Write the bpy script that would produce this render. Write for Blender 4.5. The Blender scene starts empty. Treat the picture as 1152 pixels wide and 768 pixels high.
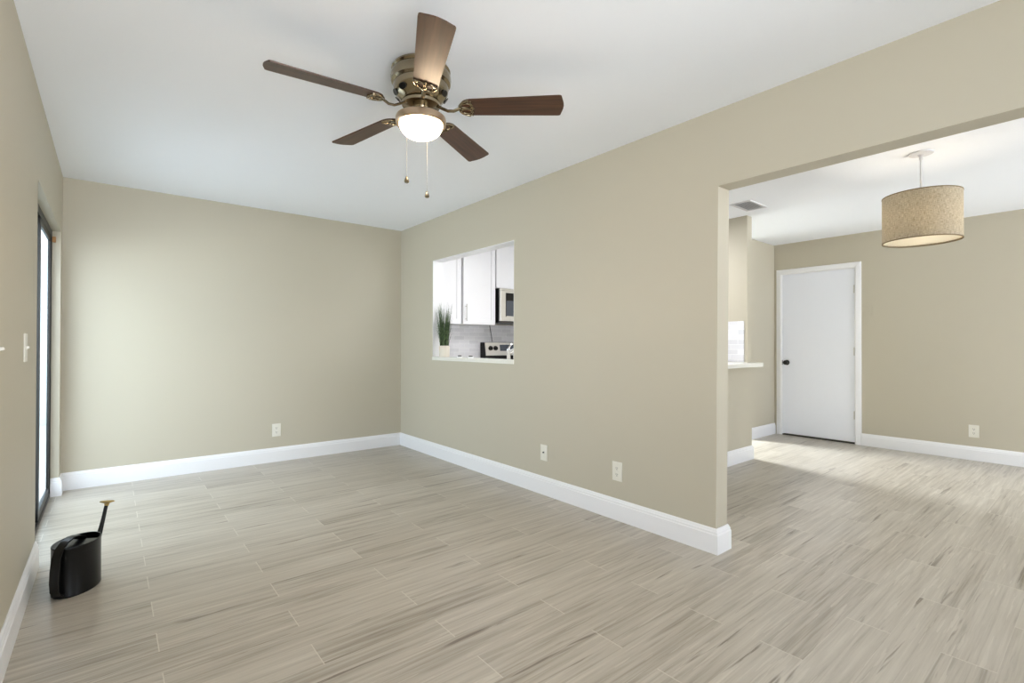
import bpy, bmesh, math, random
from mathutils import Vector, Matrix
random.seed(7)
S = bpy.context.scene
C = S.collection
PI = math.pi

# ------------------------------------------------------------------ camera
cam_d = bpy.data.cameras.new('camera'); cam = bpy.data.objects.new('camera', cam_d); C.objects.link(cam)
yaw, pitch, roll = math.radians(39.156), math.radians(0.369), math.radians(0.1435)
Fv = Vector((math.sin(yaw)*math.cos(pitch), math.cos(yaw)*math.cos(pitch), math.sin(pitch)))
Rv = Vector((math.cos(yaw), -math.sin(yaw), 0)); Uv = Rv.cross(Fv)
R2 = Rv*math.cos(roll)+Uv*math.sin(roll); U2 = Uv*math.cos(roll)-Rv*math.sin(roll)
M = Matrix((R2, U2, -Fv)).transposed().to_4x4(); M.translation = Vector((0, 0, 1.143))
cam.matrix_world = M
cam_d.sensor_width = 36; cam_d.sensor_fit = 'HORIZONTAL'; cam_d.lens = 555.963/1152*36
cam_d.clip_start = 0.02
S.camera = cam

# ------------------------------------------------------------------ world, lights, exposure
W = bpy.data.worlds.new('world'); S.world = W; W.use_nodes = True
bg = W.node_tree.nodes['Background']; nt = W.node_tree
_tc = nt.nodes.new('ShaderNodeTexCoord'); _sp = nt.nodes.new('ShaderNodeSeparateXYZ'); _mr = nt.nodes.new('ShaderNodeMapRange'); _cr = nt.nodes.new('ShaderNodeValToRGB')
nt.links.new(_tc.outputs['Generated'], _sp.inputs[0]); nt.links.new(_sp.outputs['Z'], _mr.inputs[0]); _mr.inputs[1].default_value = -0.25; _mr.inputs[2].default_value = 0.15
nt.links.new(_mr.outputs[0], _cr.inputs[0])
_cr.color_ramp.elements[0].color = (0.93, 0.965, 1.0, 1)      # bright glow added below the horizon to uplight the ceilings
_cr.color_ramp.elements[1].color = (0.30, 0.33, 0.37, 1)      # softer sky above
nt.links.new(_cr.outputs[0], bg.inputs['Color']); bg.inputs['Strength'].default_value = 6.9
def area(name, loc, aim, sx, sy, power, col, spread=180):
    l = bpy.data.lights.new(name, 'AREA'); l.shape = 'RECTANGLE'; l.size = sx; l.size_y = sy; l.energy = power; l.color = col; l.spread = math.radians(spread)
    o = bpy.data.objects.new(name, l); C.objects.link(o); o.location = loc
    o.rotation_euler = (Vector(aim)-Vector(loc)).to_track_quat('-Z', 'Y').to_euler(); return o
area('daylight_slider', (-0.75, 4.25, 1.0), (0.9, 4.2, 0.1), 1.45, 1.5, 11.5, (0.86, 0.93, 1.0))
area('daylight_hall', (5.54, 5.40, 1.35), (5.62, 2.5, 0.0), 0.9, 1.7, 60, (0.93, 0.96, 1.0), 80)
area('kitchen_lamp_light', (3.9, 3.1, 2.40), (3.9, 3.1, 0), 1.1, 0.5, 23, (0.97, 0.98, 1.0))
S.view_settings.view_transform = 'Standard'; S.view_settings.look = 'None'
S.view_settings.gamma = 1; S.view_settings.use_curve_mapping = False
S.view_settings.exposure = 0.79

# ------------------------------------------------------------------ materials
def s2l(c):
    return tuple((v/255/12.92 if v/255 <= 0.04045 else ((v/255+0.055)/1.055)**2.4) for v in c)+(1,)
def mat(name, col, rough=0.5, metal=0.0, **kw):
    m = bpy.data.materials.new(name); m.use_nodes = True
    b = m.node_tree.nodes['Principled BSDF']
    b.inputs['Base Color'].default_value = s2l(col) if max(col) > 1 else tuple(col)+(1,)
    b.inputs['Roughness'].default_value = rough; b.inputs['Metallic'].default_value = metal
    for k, v in kw.items(): b.inputs[k.replace('_', ' ')].default_value = v
    return m
def N(m, t, **kw):
    n = m.node_tree.nodes.new(t)
    for k, v in kw.items(): setattr(n, k, v)
    return n
def L(m, a, b): m.node_tree.links.new(a, b)
def bsdf(m): return m.node_tree.nodes['Principled BSDF']
def bump_noise(m, scale, strength, dist=0.002, detail=2):
    tc = N(m, 'ShaderNodeTexCoord'); n = N(m, 'ShaderNodeTexNoise'); n.inputs['Scale'].default_value = scale; n.inputs['Detail'].default_value = detail
    b = N(m, 'ShaderNodeBump'); b.inputs['Strength'].default_value = strength; b.inputs['Distance'].default_value = dist
    L(m, tc.outputs['Object'], n.inputs['Vector']); L(m, n.outputs['Fac'], b.inputs['Height']); L(m, b.outputs['Normal'], bsdf(m).inputs['Normal'])
    return n
def math_n(m, op, a, b=None, c=None):
    n = N(m, 'ShaderNodeMath', operation=op)
    for i, v in enumerate((a, b, c)):
        if v is None: continue
        if isinstance(v, (int, float)): n.inputs[i].default_value = v
        else: L(m, v, n.inputs[i])
    return n.outputs[0]

M_wall = mat('wall_paint', (189, 182, 164), 0.55); bump_noise(M_wall, 260, 0.12)
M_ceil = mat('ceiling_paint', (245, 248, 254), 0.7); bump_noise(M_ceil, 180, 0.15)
M_trim = mat('trim_paint', (236, 236, 238), 0.3)
M_door = mat('door_paint', (234, 237, 246), 0.35)
M_cab = mat('cabinet_paint', (238, 238, 242), 0.3)
M_plate = mat('switch_plastic', (226, 223, 212), 0.35)
M_slot = mat('slot_dark', (60, 56, 50), 0.6)
M_slat = mat('vent_metal', (215, 215, 218), 0.5)
M_black = mat('black_enamel', (6, 6, 6), 0.3, Specular_IOR_Level=0.3)
M_blackmetal = mat('black_metal', (10, 9, 9), 0.3, 0.0)
M_bronze = mat('dark_bronze_frame', (30, 29, 27), 0.4, 0.2)
M_brass = mat('aged_brass', (176, 152, 96), 0.45, 0.7)
M_nickel = mat('antique_nickel', (150, 138, 116), 0.2, 1.0)
M_ring = mat('brushed_nickel', (196, 172, 146), 0.32, 1.0)
M_steel = mat('stainless_steel', (205, 203, 200), 0.3, 0.85)
M_chrome = mat('chrome', (222, 222, 224), 0.12, 0.95)
M_glassdark = mat('dark_glass', (70, 76, 86), 0.08)
M_sill = mat('quartz_sill', (232, 230, 222), 0.25)
M_pot = mat('ceramic_pot', (214, 206, 192), 0.5)
M_chain = mat('chain_metal', (105, 100, 92), 0.5, 0.6)
M_oak = mat('raw_wood', (176, 128, 78), 0.6)
M_concrete = mat('patio_concrete', (190, 190, 188), 0.8); bump_noise(M_concrete, 40, 0.3)

def make_floor_mat():
    m = bpy.data.materials.new('wood_look_tile'); m.use_nodes = True; b = bsdf(m)
    tc = N(m, 'ShaderNodeTexCoord'); sp = N(m, 'ShaderNodeSeparateXYZ'); L(m, tc.outputs['Object'], sp.inputs[0])
    PLW, PLL = 0.1525, 0.905
    v = math_n(m, 'DIVIDE', math_n(m, 'SUBTRACT', sp.outputs['Y'], 3.169-0.1525*60), PLW)
    row = math_n(m, 'FLOOR', v); fy = math_n(m, 'FRACT', v)
    odd = math_n(m, 'FRACT', math_n(m, 'MULTIPLY', row, 0.5))      # 0 or .5
    u = math_n(m, 'ADD', math_n(m, 'DIVIDE', math_n(m, 'SUBTRACT', sp.outputs['X'], 0.150-0.905*20), PLL), odd)
    col = math_n(m, 'FLOOR', u); fx = math_n(m, 'FRACT', u)
    dx = math_n(m, 'MULTIPLY', math_n(m, 'MINIMUM', fx, math_n(m, 'SUBTRACT', 1.0, fx)), PLL)
    dy = math_n(m, 'MULTIPLY', math_n(m, 'MINIMUM', fy, math_n(m, 'SUBTRACT', 1.0, fy)), PLW)
    gx = math_n(m, 'LESS_THAN', dx, 0.0018); gy = math_n(m, 'LESS_THAN', dy, 0.0009)
    cb = N(m, 'ShaderNodeCombineXYZ'); L(m, row, cb.inputs[0]); L(m, col, cb.inputs[1])
    wn = N(m, 'ShaderNodeTexWhiteNoise', noise_dimensions='2D'); L(m, cb.outputs[0], wn.inputs['Vector'])
    rnd = wn.outputs['Value']
    # grain coordinates shifted per plank
    off = math_n(m, 'MULTIPLY', rnd, 37.0)
    def grain(sx, sy, det, k, rough=0.55, dist=0.0):
        c = N(m, 'ShaderNodeCombineXYZ')
        L(m, math_n(m, 'ADD', math_n(m, 'MULTIPLY', sp.outputs['X'], sx), off), c.inputs[0])
        L(m, math_n(m, 'ADD', math_n(m, 'MULTIPLY', sp.outputs['Y'], sy), math_n(m, 'MULTIPLY', off, k)), c.inputs[1])
        n = N(m, 'ShaderNodeTexNoise'); n.inputs['Scale'].default_value = 1; n.inputs['Detail'].default_value = det
        n.inputs['Roughness'].default_value = rough; n.inputs['Distortion'].default_value = dist
        L(m, c.outputs[0], n.inputs['Vector']); return n.outputs['Fac']
    g1 = grain(1.6, 42, 5, 1.7, 0.6, 0.4); g2 = grain(4.0, 170, 3, 2.3, 0.6, 0.2); g3 = grain(1.5, 26, 3, 3.1, 0.55, 0.5); g4 = grain(1.0, 6, 2, 4.1)
    r = N(m, 'ShaderNodeValToRGB'); r.color_ramp.elements[0].position = 0.36; r.color_ramp.elements[0].color = s2l((137, 128, 114))
    r.color_ramp.elements[1].position = 0.72; r.color_ramp.elements[1].color = s2l((196, 189, 176))
    e = r.color_ramp.elements.new(0.5); e.color = s2l((172, 164, 151))
    mixv = math_n(m, 'ADD', math_n(m, 'ADD', math_n(m, 'MULTIPLY', g1, 0.55), math_n(m, 'MULTIPLY', g2, 0.17)),
                  math_n(m, 'ADD', math_n(m, 'MULTIPLY', g4, 0.22), math_n(m, 'MULTIPLY', rnd, 0.10)))
    L(m, mixv, r.inputs['Fac'])
    # dark charred streaks
    ds = N(m, 'ShaderNodeValToRGB'); ds.color_ramp.elements[0].position = 0.29; ds.color_ramp.elements[0].color = (1, 1, 1, 1)
    ds.color_ramp.elements[1].position = 0.36; ds.color_ramp.elements[1].color = (0, 0, 0, 1); L(m, g3, ds.inputs['Fac'])
    st = N(m, 'ShaderNodeMix', data_type='RGBA'); L(m, math_n(m, 'MULTIPLY', math_n(m, 'MULTIPLY', ds.outputs['Color'], 0.8), math_n(m, 'GREATER_THAN', g2, 0.42)), st.inputs['Factor'])
    L(m, r.outputs['Color'], st.inputs[6]); st.inputs[7].default_value = s2l((104, 92, 80))
    lite = N(m, 'ShaderNodeMix', data_type='RGBA'); g5 = grain(2.6, 60, 2, 5.3, 0.5)
    L(m, math_n(m, 'MULTIPLY', math_n(m, 'GREATER_THAN', g5, 0.63), 0.35), lite.inputs['Factor'])
    L(m, st.outputs[2], lite.inputs[6]); lite.inputs[7].default_value = s2l((206, 199, 186))
    gr = N(m, 'ShaderNodeMix', data_type='RGBA'); L(m, math_n(m, 'MAXIMUM', math_n(m, 'MULTIPLY', gx, 0.8), math_n(m, 'MULTIPLY', gy, 0.30)), gr.inputs['Factor'])
    L(m, lite.outputs[2], gr.inputs[6]); gr.inputs[7].default_value = s2l((205, 199, 186))
    L(m, gr.outputs[2], b.inputs['Base Color'])
    b.inputs['Roughness'].default_value = 0.30
    bp = N(m, 'ShaderNodeBump'); bp.inputs['Strength'].default_value = 0.25; bp.inputs['Distance'].default_value = 0.001
    L(m, math_n(m, 'SUBTRACT', math_n(m, 'MULTIPLY', g2, 0.5), math_n(m, 'MAXIMUM', gx, gy)), bp.inputs['Height']); L(m, bp.outputs['Normal'], b.inputs['Normal'])
    return m
M_floor = make_floor_mat()

def make_tile_mat():
    m = mat('mosaic_tile', (214, 212, 216), 0.12); b = bsdf(m)
    tc = N(m, 'ShaderNodeTexCoord'); mp = N(m, 'ShaderNodeMapping'); L(m, tc.outputs['Object'], mp.inputs[0])
    sp = N(m, 'ShaderNodeSeparateXYZ'); L(m, tc.outputs['Object'], sp.inputs[0])
    cb = N(m, 'ShaderNodeCombineXYZ'); L(m, math_n(m, 'ADD', sp.outputs['X'], sp.outputs['Y']), cb.inputs[0]); L(m, sp.outputs['Z'], cb.inputs[1])
    br = N(m, 'ShaderNodeTexBrick'); L(m, cb.outputs[0], br.inputs['Vector'])
    br.inputs['Scale'].default_value = 1; br.inputs['Brick Width'].default_value = 0.15; br.inputs['Row Height'].default_value = 0.05; br.inputs['Mortar Size'].default_value = 0.0015
    br.inputs['Color1'].default_value = s2l((212, 211, 215)); br.inputs['Color2'].default_value = s2l((226, 225, 229)); br.inputs['Mortar'].default_value = s2l((240, 240, 240))
    L(m, br.outputs['Color'], b.inputs['Base Color'])
    n = N(m, 'ShaderNodeTexNoise'); n.inputs['Scale'].default_value = 22; L(m, tc.outputs['Object'], n.inputs['Vector'])
    bp = N(m, 'ShaderNodeBump'); bp.inputs['Strength'].default_value = 0.3; bp.inputs['Distance'].default_value = 0.004
    L(m, n.outputs['Fac'], bp.inputs['Height']); L(m, bp.outputs['Normal'], b.inputs['Normal'])
    return m
M_tile = make_tile_mat()

def make_blade_mat():
    m = mat('walnut_blade', (92, 56, 36), 0.38); b = bsdf(m)
    tc = N(m, 'ShaderNodeTexCoord'); mp = N(m, 'ShaderNodeMapping'); mp.inputs['Scale'].default_value = (2.5, 45, 10)
    n = N(m, 'ShaderNodeTexNoise'); n.inputs['Scale'].default_value = 1; n.inputs['Detail'].default_value = 5; n.inputs['Distortion'].default_value = 0.5
    L(m, tc.outputs['Object'], mp.inputs[0]); L(m, mp.outputs[0], n.inputs['Vector'])
    r = N(m, 'ShaderNodeValToRGB'); r.color_ramp.elements[0].position = 0.3; r.color_ramp.elements[0].color = s2l((50, 31, 20))
    r.color_ramp.elements[1].position = 0.75; r.color_ramp.elements[1].color = s2l((88, 58, 40)); L(m, n.outputs['Fac'], r.inputs[0]); L(m, r.outputs[0], b.inputs['Base Color'])
    return m
M_blade = make_blade_mat()

def make_linen():
    m = bpy.data.materials.new('linen_shade'); m.use_nodes = True; nt = m.node_tree; b = bsdf(m)
    tc = N(m, 'ShaderNodeTexCoord'); sp = N(m, 'ShaderNodeSeparateXYZ'); L(m, tc.outputs['Object'], sp.inputs[0])
    ang = math_n(m, 'ARCTAN2', sp.outputs['Y'], sp.outputs['X'])
    def threads(sa, sz):
        c = N(m, 'ShaderNodeCombineXYZ'); L(m, math_n(m, 'MULTIPLY', ang, sa), c.inputs[0]); L(m, math_n(m, 'MULTIPLY', sp.outputs['Z'], sz), c.inputs[1])
        n = N(m, 'ShaderNodeTexNoise'); n.inputs['Scale'].default_value = 1; n.inputs['Detail'].default_value = 3; L(m, c.outputs[0], n.inputs['Vector']); return n.outputs['Fac']
    f = math_n(m, 'ADD', math_n(m, 'MULTIPLY', threads(90, 30), 0.5), math_n(m, 'MULTIPLY', threads(12, 330), 0.5))
    r = N(m, 'ShaderNodeValToRGB'); r.color_ramp.elements[0].position = 0.38; r.color_ramp.elements[0].color = s2l((168, 156, 132))
    r.color_ramp.elements[1].position = 0.62; r.color_ramp.elements[1].color = s2l((222, 213, 194)); L(m, f, r.inputs[0])
    L(m, r.outputs[0], b.inputs['Base Color']); b.inputs['Roughness'].default_value = 0.9
    tr = N(m, 'ShaderNodeBsdfTranslucent'); L(m, r.outputs[0], tr.inputs['Color'])
    mx = N(m, 'ShaderNodeMixShader'); mx.inputs[0].default_value = 0.42
    out = nt.nodes['Material Output']; L(m, b.outputs[0], mx.inputs[1]); L(m, tr.outputs[0], mx.inputs[2]); L(m, mx.outputs[0], out.inputs[0])
    return m
M_linen = make_linen()
def translucent(name, col, f):
    m = mat(name, col, 0.6); tr = N(m, 'ShaderNodeBsdfTranslucent'); tr.inputs[0].default_value = s2l(col)
    mx = N(m, 'ShaderNodeMixShader'); mx.inputs[0].default_value = f
    L(m, bsdf(m).outputs[0], mx.inputs[1]); L(m, tr.outputs[0], mx.inputs[2]); L(m, mx.outputs[0], m.node_tree.nodes['Material Output'].inputs[0]); return m
M_diffuser = translucent('lamp_diffuser', (240, 236, 224), 0.5)
def emit(name, col, st):
    m = mat(name, col, 0.5); bsdf(m).inputs['Emission Color'].default_value = s2l(col); bsdf(m).inputs['Emission Strength'].default_value = st; return m
M_bowl = emit('lit_frosted_glass', (255, 226, 190), 36.0)
M_bulb = emit('lit_bulb', (255, 245, 232), 50.0)
def make_glass():
    m = bpy.data.materials.new('pane_glass'); m.use_nodes = True; nt = m.node_tree
    nt.nodes.remove(bsdf(m)); t = N(m, 'ShaderNodeBsdfTransparent'); t.inputs[0].default_value = (0.93, 0.97, 0.98, 1)
    g = N(m, 'ShaderNodeBsdfGlossy'); g.inputs['Roughness'].default_value = 0.02
    lw = N(m, 'ShaderNodeFresnel'); lw.inputs[0].default_value = 1.2
    mx = N(m, 'ShaderNodeMixShader'); L(m, math_n(m, 'MULTIPLY', lw.outputs[0], 0.25), mx.inputs[0]); L(m, t.outputs[0], mx.inputs[1]); L(m, g.outputs[0], mx.inputs[2])
    L(m, mx.outputs[0], nt.nodes['Material Output'].inputs[0]); return m
M_glass = make_glass()
def make_leaf():
    m = mat('grass_blade', (70, 96, 52), 0.5); i = N(m, 'ShaderNodeTexCoord'); n = N(m, 'ShaderNodeTexNoise'); n.inputs['Scale'].default_value = 60
    r = N(m, 'ShaderNodeValToRGB'); r.color_ramp.elements[0].position = 0.35; r.color_ramp.elements[0].color = s2l((30, 46, 24)); r.color_ramp.elements[1].position = 0.7; r.color_ramp.elements[1].color = s2l((96, 122, 72))
    L(m, i.outputs['Object'], n.inputs['Vector']); L(m, n.outputs['Fac'], r.inputs[0]); L(m, r.outputs[0], bsdf(m).inputs['Base Color']); return m
M_leaf = make_leaf()

# ------------------------------------------------------------------ mesh helpers
def box(bm, a, b, bev=0.0):
    g = bmesh.ops.create_cube(bm, size=1)
    vs = g['verts']; a = Vector(a); b = Vector(b); c = (a+b)/2; d = b-a
    for v in vs: v.co = Vector((v.co.x*d.x+c.x, v.co.y*d.y+c.y, v.co.z*d.z+c.z))
    if bev > 0:
        es = list({e for v in vs for e in v.link_edges})
        bmesh.ops.bevel(bm, geom=es, offset=bev, segments=2, affect='EDGES', profile=0.7)
def hexa(bm, p):   # 4 bottom ccw, 4 top ccw
    v = [bm.verts.new(q) for q in p]
    for f in ((3, 2, 1, 0), (4, 5, 6, 7), (0, 1, 5, 4), (1, 2, 6, 5), (2, 3, 7, 6), (3, 0, 4, 7)): bm.faces.new([v[i] for i in f])
def lathe(bm, prof, c=(0, 0, 0), n=40, sx=1, sy=1, cap0=False, cap1=False):
    c = Vector(c); rings = []
    for r, z in prof:
        if r <= 1e-6: rings.append([bm.verts.new(c+Vector((0, 0, z)))])
        else: rings.append([bm.verts.new(c+Vector((r*sx*math.cos(2*PI*k/n), r*sy*math.sin(2*PI*k/n), z))) for k in range(n)])
    for A, B in zip(rings, rings[1:]):
        for k in range(n):
            a0, a1 = A[k % len(A)], A[(k+1) % len(A)]; b0, b1 = B[k % len(B)], B[(k+1) % len(B)]
            q = [a0, a1, b1, b0]; u = []
            for x in q:
                if x not in u: u.append(x)
            if len(u) > 2: bm.faces.new(u)
    if cap0 and len(rings[0]) > 1: bm.faces.new(rings[0][::-1])
    if cap1 and len(rings[-1]) > 1: bm.faces.new(rings[-1])
def tube(bm, pts, r, n=10, flat=None):
    pts = [Vector(p) for p in pts]; rings = []; up = Vector((0, 0, 1))
    rr = r if isinstance(r, (list, tuple)) else [r]*len(pts)
    pn = None
    for i, p in enumerate(pts):
        t = (pts[min(i+1, len(pts)-1)]-pts[max(i-1, 0)]).normalized()
        if pn is None:
            a = up if abs(t.z) < 0.95 else Vector((1, 0, 0)); s = t.cross(a).normalized()
        else:
            s = (pn-t*pn.dot(t)).normalized()
        pn = s; w = s.cross(t)
        fx, fy = flat if flat else (1, 1)
        rings.append([bm.verts.new(p+(s*math.cos(2*PI*k/n)*fx+w*math.sin(2*PI*k/n)*fy)*rr[i]) for k in range(n)])
    for A, B in zip(rings, rings[1:]):
        for k in range(n): bm.faces.new((A[k], A[(k+1) % n], B[(k+1) % n], B[k]))
    bm.faces.new(rings[0][::-1]); bm.faces.new(rings[-1])
def poly_extrude(bm, pts, vec):
    vec = Vector(vec); a = [bm.verts.new(p) for p in pts]; b = [bm.verts.new(Vector(p)+vec) for p in pts]; n = len(a)
    bm.faces.new(a); bm.faces.new(b[::-1])
    for k in range(n): bm.faces.new((a[k], b[k], b[(k+1) % n], a[(k+1) % n]))
def sweep(bm, path, prof, side):
    """profile (offset, z) swept along a floor polyline with mitred corners; side=+1 offsets to the left of travel"""
    P = [Vector((x, y, 0)) for x, y in path]; rings = []
    for i, p in enumerate(P):
        ds = []
        if i > 0: ds.append((P[i]-P[i-1]).normalized())
        if i < len(P)-1: ds.append((P[i+1]-P[i]).normalized())
        ns = [Vector((-d.y, d.x, 0))*side for d in ds]
        n = sum(ns, Vector()).normalized(); k = 1/max(0.3, n.dot(ns[0]))
        rings.append([bm.verts.new(p+n*(o*k)+Vector((0, 0, z))) for o, z in prof])
    m = len(prof)
    for A, B in zip(rings, rings[1:]):
        for k in range(m): bm.faces.new((A[k], A[(k+1) % m], B[(k+1) % m], B[k]))
    bm.faces.new(rings[0]); bm.faces.new(rings[-1][::-1])
def obj(name, bm, m, parent=None, smooth=False, loc=None, **props):
    bmesh.ops.recalc_face_normals(bm, faces=bm.faces)
    me = bpy.data.meshes.new(name); bm.to_mesh(me); bm.free(); me.materials.append(m)
    if smooth:
        for p in me.polygons: p.use_smooth = True
        try: me.set_sharp_from_angle(angle=math.radians(38))
        except Exception: pass
    o = bpy.data.objects.new(name, me); C.objects.link(o)
    if parent: o.parent = parent
    if loc is not None: o.location = loc
    for k, v in props.items(): o[k] = v
    return o
def B(): return bmesh.new()
def thing(name, label, cat, loc=(0, 0, 0), rot=(0, 0, 0), group=None, kind=None):
    o = bpy.data.objects.new(name, None); C.objects.link(o); o.location = loc; o.rotation_euler = rot; o.empty_display_size = 0.1
    o['label'] = label; o['category'] = cat
    if group: o['group'] = group
    if kind: o['kind'] = kind
    return o
def struct(name, bm, m, label=None, parent=None, smooth=False):
    o = obj(name, bm, m, parent, smooth)
    if not parent: o['kind'] = 'structure'
    if label: o['label'] = label
    return o
def boxes(name, bs, m, label=None, parent=None):
    bm = B()
    for a, b in bs: box(bm, a, b)
    return struct(name, bm, m, label, parent)

# ------------------------------------------------------------------ room dimensions
H = 2.44
XL, XR, XK = -0.289, 2.585, 2.705
YF, YO, HO = 5.189, 1.397, 2.016
XD, YB, XB = 6.704, 2.828, 6.05
XC, XS, YC = 5.027, 4.93, 2.34
YN = -1.2; YD = -3.6

boxes('floor', [((-0.360, YN, -0.1), (XR, 5.35, 0)), ((XR, YD, -0.1), (6.9, 5.35, 0))], M_floor, 'grey-beige wood-look plank tile floor running through both rooms')
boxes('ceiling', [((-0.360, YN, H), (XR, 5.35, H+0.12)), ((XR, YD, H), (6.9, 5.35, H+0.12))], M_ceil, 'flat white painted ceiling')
boxes('wall_far', [((-0.360, YF, 0), (XS, YF+0.16, H))], M_wall, 'greige painted far wall of the empty living room')
S0, S1, SH = 3.488, 5.037, 1.985
XO = -0.360
boxes('wall_left', [((XO, YN, 0), (XL, S0, H)), ((XO, S0, SH), (XL, S1, H)), ((XO, S1, 0), (XL, YF, H))], M_wall, 'greige painted left wall with sliding door opening')
bm = B()
P0, P1, PZ0, PZ1 = 3.150, 4.474, 0.982, 2.008
box(bm, (XR, P1, 0), (XK, YF, H)); box(bm, (XR, P0, 0), (XK, P1, PZ0)); box(bm, (XR, P0, PZ1), (XK, P1, H))
box(bm, (XR, 1.6, 0), (XK, P0, H))
yt = YO-0.014
box(bm, (XR, YD, 0), (XK, YN, HO))
hexa(bm, [(XR, YO+0.003, 0), (XK, YO+0.003, 0), (XK, 1.6, 0), (XR, 1.6, 0), (XR, yt, H), (XK, yt, H), (XK, 1.6, H), (XR, 1.6, H)])
hexa(bm, [(XR, YD, HO), (XK, YD, HO), (XK, YO-0.0105, HO), (XR, YO-0.0105, HO), (XR, YD, H), (XK, YD, H), (XK, YO-0.013, H), (XR, YO-0.013, H)])
struct('wall_right', bm, M_wall, 'greige painted partition wall with kitchen pass-through and wide opening')
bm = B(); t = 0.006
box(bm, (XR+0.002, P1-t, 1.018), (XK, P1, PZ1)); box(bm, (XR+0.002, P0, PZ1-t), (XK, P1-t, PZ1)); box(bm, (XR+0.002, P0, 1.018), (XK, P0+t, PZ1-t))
struct('trim_1', bm, M_trim, 'lining of the pass-through opening, coloured white for bounced kitchen light')  # white colour stands in for kitchen light bouncing onto the jambs
# kitchen bar half wall, hall corner, hall block, dining wall
boxes('wall_bar', [((XK, YC, 0), (XS, YC+0.12, 0.935))], M_wall, 'low wall under the bar counter')
boxes('wall_hall', [((XS, YC, 0), (XC, YF+0.16, H))], M_wall, 'narrow wall end between kitchen and hall')
boxes('wall_back_blocker', [((0.95, YN-0.12, 0), (XR, YN, H))], M_wall, 'unseen greige wall piece behind the camera, added to hold back light')  # unseen partial wall, added to keep world light off the opening's end
boxes('wall_dining_blocker', [((XK, YD, 0), (3.9, YD+0.12, H))], M_wall, 'unseen greige wall piece at the dining room back, added to narrow the light')  # unseen partial wall, added to narrow the light entering the dining room
boxes('wall_closet', [((XB, YB, 0), (6.9, 5.35, H))], M_wall, 'short greige wall left of the white door')
D0, D1, DZ = 1.930, 2.738, 2.050       # door opening
boxes('wall_dining', [((XD, YD, 0), (6.9, D0, H)), ((XD, D1, 0), (6.9, YB, H)), ((XD, D0, DZ), (6.9, D1, H)), ((XD+0.1, D0, 0), (6.9, D1, DZ))], M_wall, 'greige painted dining wall with the white door')

# baseboards
BP = [(0, 0), (0.016, 0), (0.016, 0.103), (0.0125, 0.108), (0.0125, 0.118), (0.009, 0.123), (0.007, 0.131), (0.003, 0.137), (0, 0.137)]
def baseboard(name, path, side, label):
    bm = B(); sweep(bm, path, BP, side); struct(name, bm, M_trim, label)
baseboard('baseboard_far', [(XL+0.0, YF), (XR, YF)], -1, 'white moulded baseboard on the far wall')
baseboard('baseboard_right', [(XR, YF), (XR, YO), (XK, YO), (XK, YC)], -1, 'white moulded baseboard along the partition wall and round its end')
baseboard('baseboard_left', [(XL, YN), (XL, S0)], -1, 'white moulded baseboard on the near left wall')
baseboard('baseboard_jamb', [(-0.337, S1), (XL, S1), (XL, YF)], -1, 'short white baseboard returning into the sliding door recess')
baseboard('baseboard_bar', [(XK, YC), (XC, YC), (XC, 5.2)], -1, 'white baseboard under the bar counter')
baseboard('baseboard_closet', [(XB, 5.2), (XB, YB), (XD, YB)], -1, 'white baseboard left of the white door')
baseboard('baseboard_dining', [(XD, D0-0.062), (XD, YD)], -1, 'white baseboard on the dining wall')

# ------------------------------------------------------------------ sliding glass door
d2 = thing('door_2', 'dark bronze framed sliding glass door in the left wall recess', 'sliding door', (-0.35, S0, 0), kind='structure')
W2 = S1-S0; bm = B(); x0, x1 = -0.030, 0.012; fr = 0.012
box(bm, (x0, 0, 0), (x1, fr, SH)); box(bm, (-0.009, W2-fr, 0), (x1, W2, SH)); box(bm, (x0, fr, SH-0.03), (x1, W2-fr, SH)); box(bm, (x0, fr, 0), (x1, W2-fr, 0.016))
for xx in (-0.012, 0.008): box(bm, (xx, fr, SH-0.05), (xx+0.004, W2-fr, SH-0.03)); box(bm, (xx, fr, 0.016), (xx+0.004, W2-fr, 0.026))
obj('door_frame', bm, M_bronze, d2)
mid = 4.325-S0
for nm, ya, yb, xa, xb in (('sliding_panel', mid-0.025, W2-fr, -0.007, 0.007), ('fixed_panel', fr, mid+0.03, -0.028, -0.014)):
    bm = B(); s = 0.05; za, zb = 0.018, SH-0.034
    box(bm, (xa, ya, za), (xb, ya+s, zb), 0.001); box(bm, (xa, yb-s, za), (xb, yb, zb), 0.001); box(bm, (xa, ya+s, za), (xb, yb-s, za+0.06), 0.001); box(bm, (xa, ya+s, zb-s), (xb, yb-s, zb), 0.001)
    pnl = obj(nm, bm, M_bronze, d2)
    bm = B(); box(bm, ((xa+xb)/2-0.002, ya+s, za+0.06), ((xa+xb)/2+0.002, yb-s, zb-s)); obj('glass_pane', bm, M_glass, pnl)
bm = B(); box(bm, (0.014, W2-0.03, SH-0.085), (0.034, W2-0.001, SH-0.045), 0.003); box(bm, (0.019, W2-0.038, SH-0.075), (0.029, W2-0.03, SH-0.055), 0.002); obj('wooden_stop_block', bm, M_oak, d2, label='small tan wooden block at the upper corner of the frame')
boxes('patio', [((-6.0, -2.0, -0.16), (-0.366, 11.0, -0.06))], M_concrete, 'pale concrete patio outside the sliding door')
M_stucco = mat('pale_stucco', (196, 206, 212), 0.85); bump_noise(M_stucco, 60, 0.3)
boxes('wall_patio', [((-6.0, 10.0, -0.06), (-0.2, 10.2, 2.6))], M_stucco, 'pale garden wall outside the sliding door')
boxes('hall_glow_blocker', [((3.5, 5.46, -0.16), (8.0, 9.5, -0.06))], M_concrete, 'unseen pale slab added outside the hall to block glow from below')  # unseen slab, added to stop world glow reaching the hall ceiling
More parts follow.
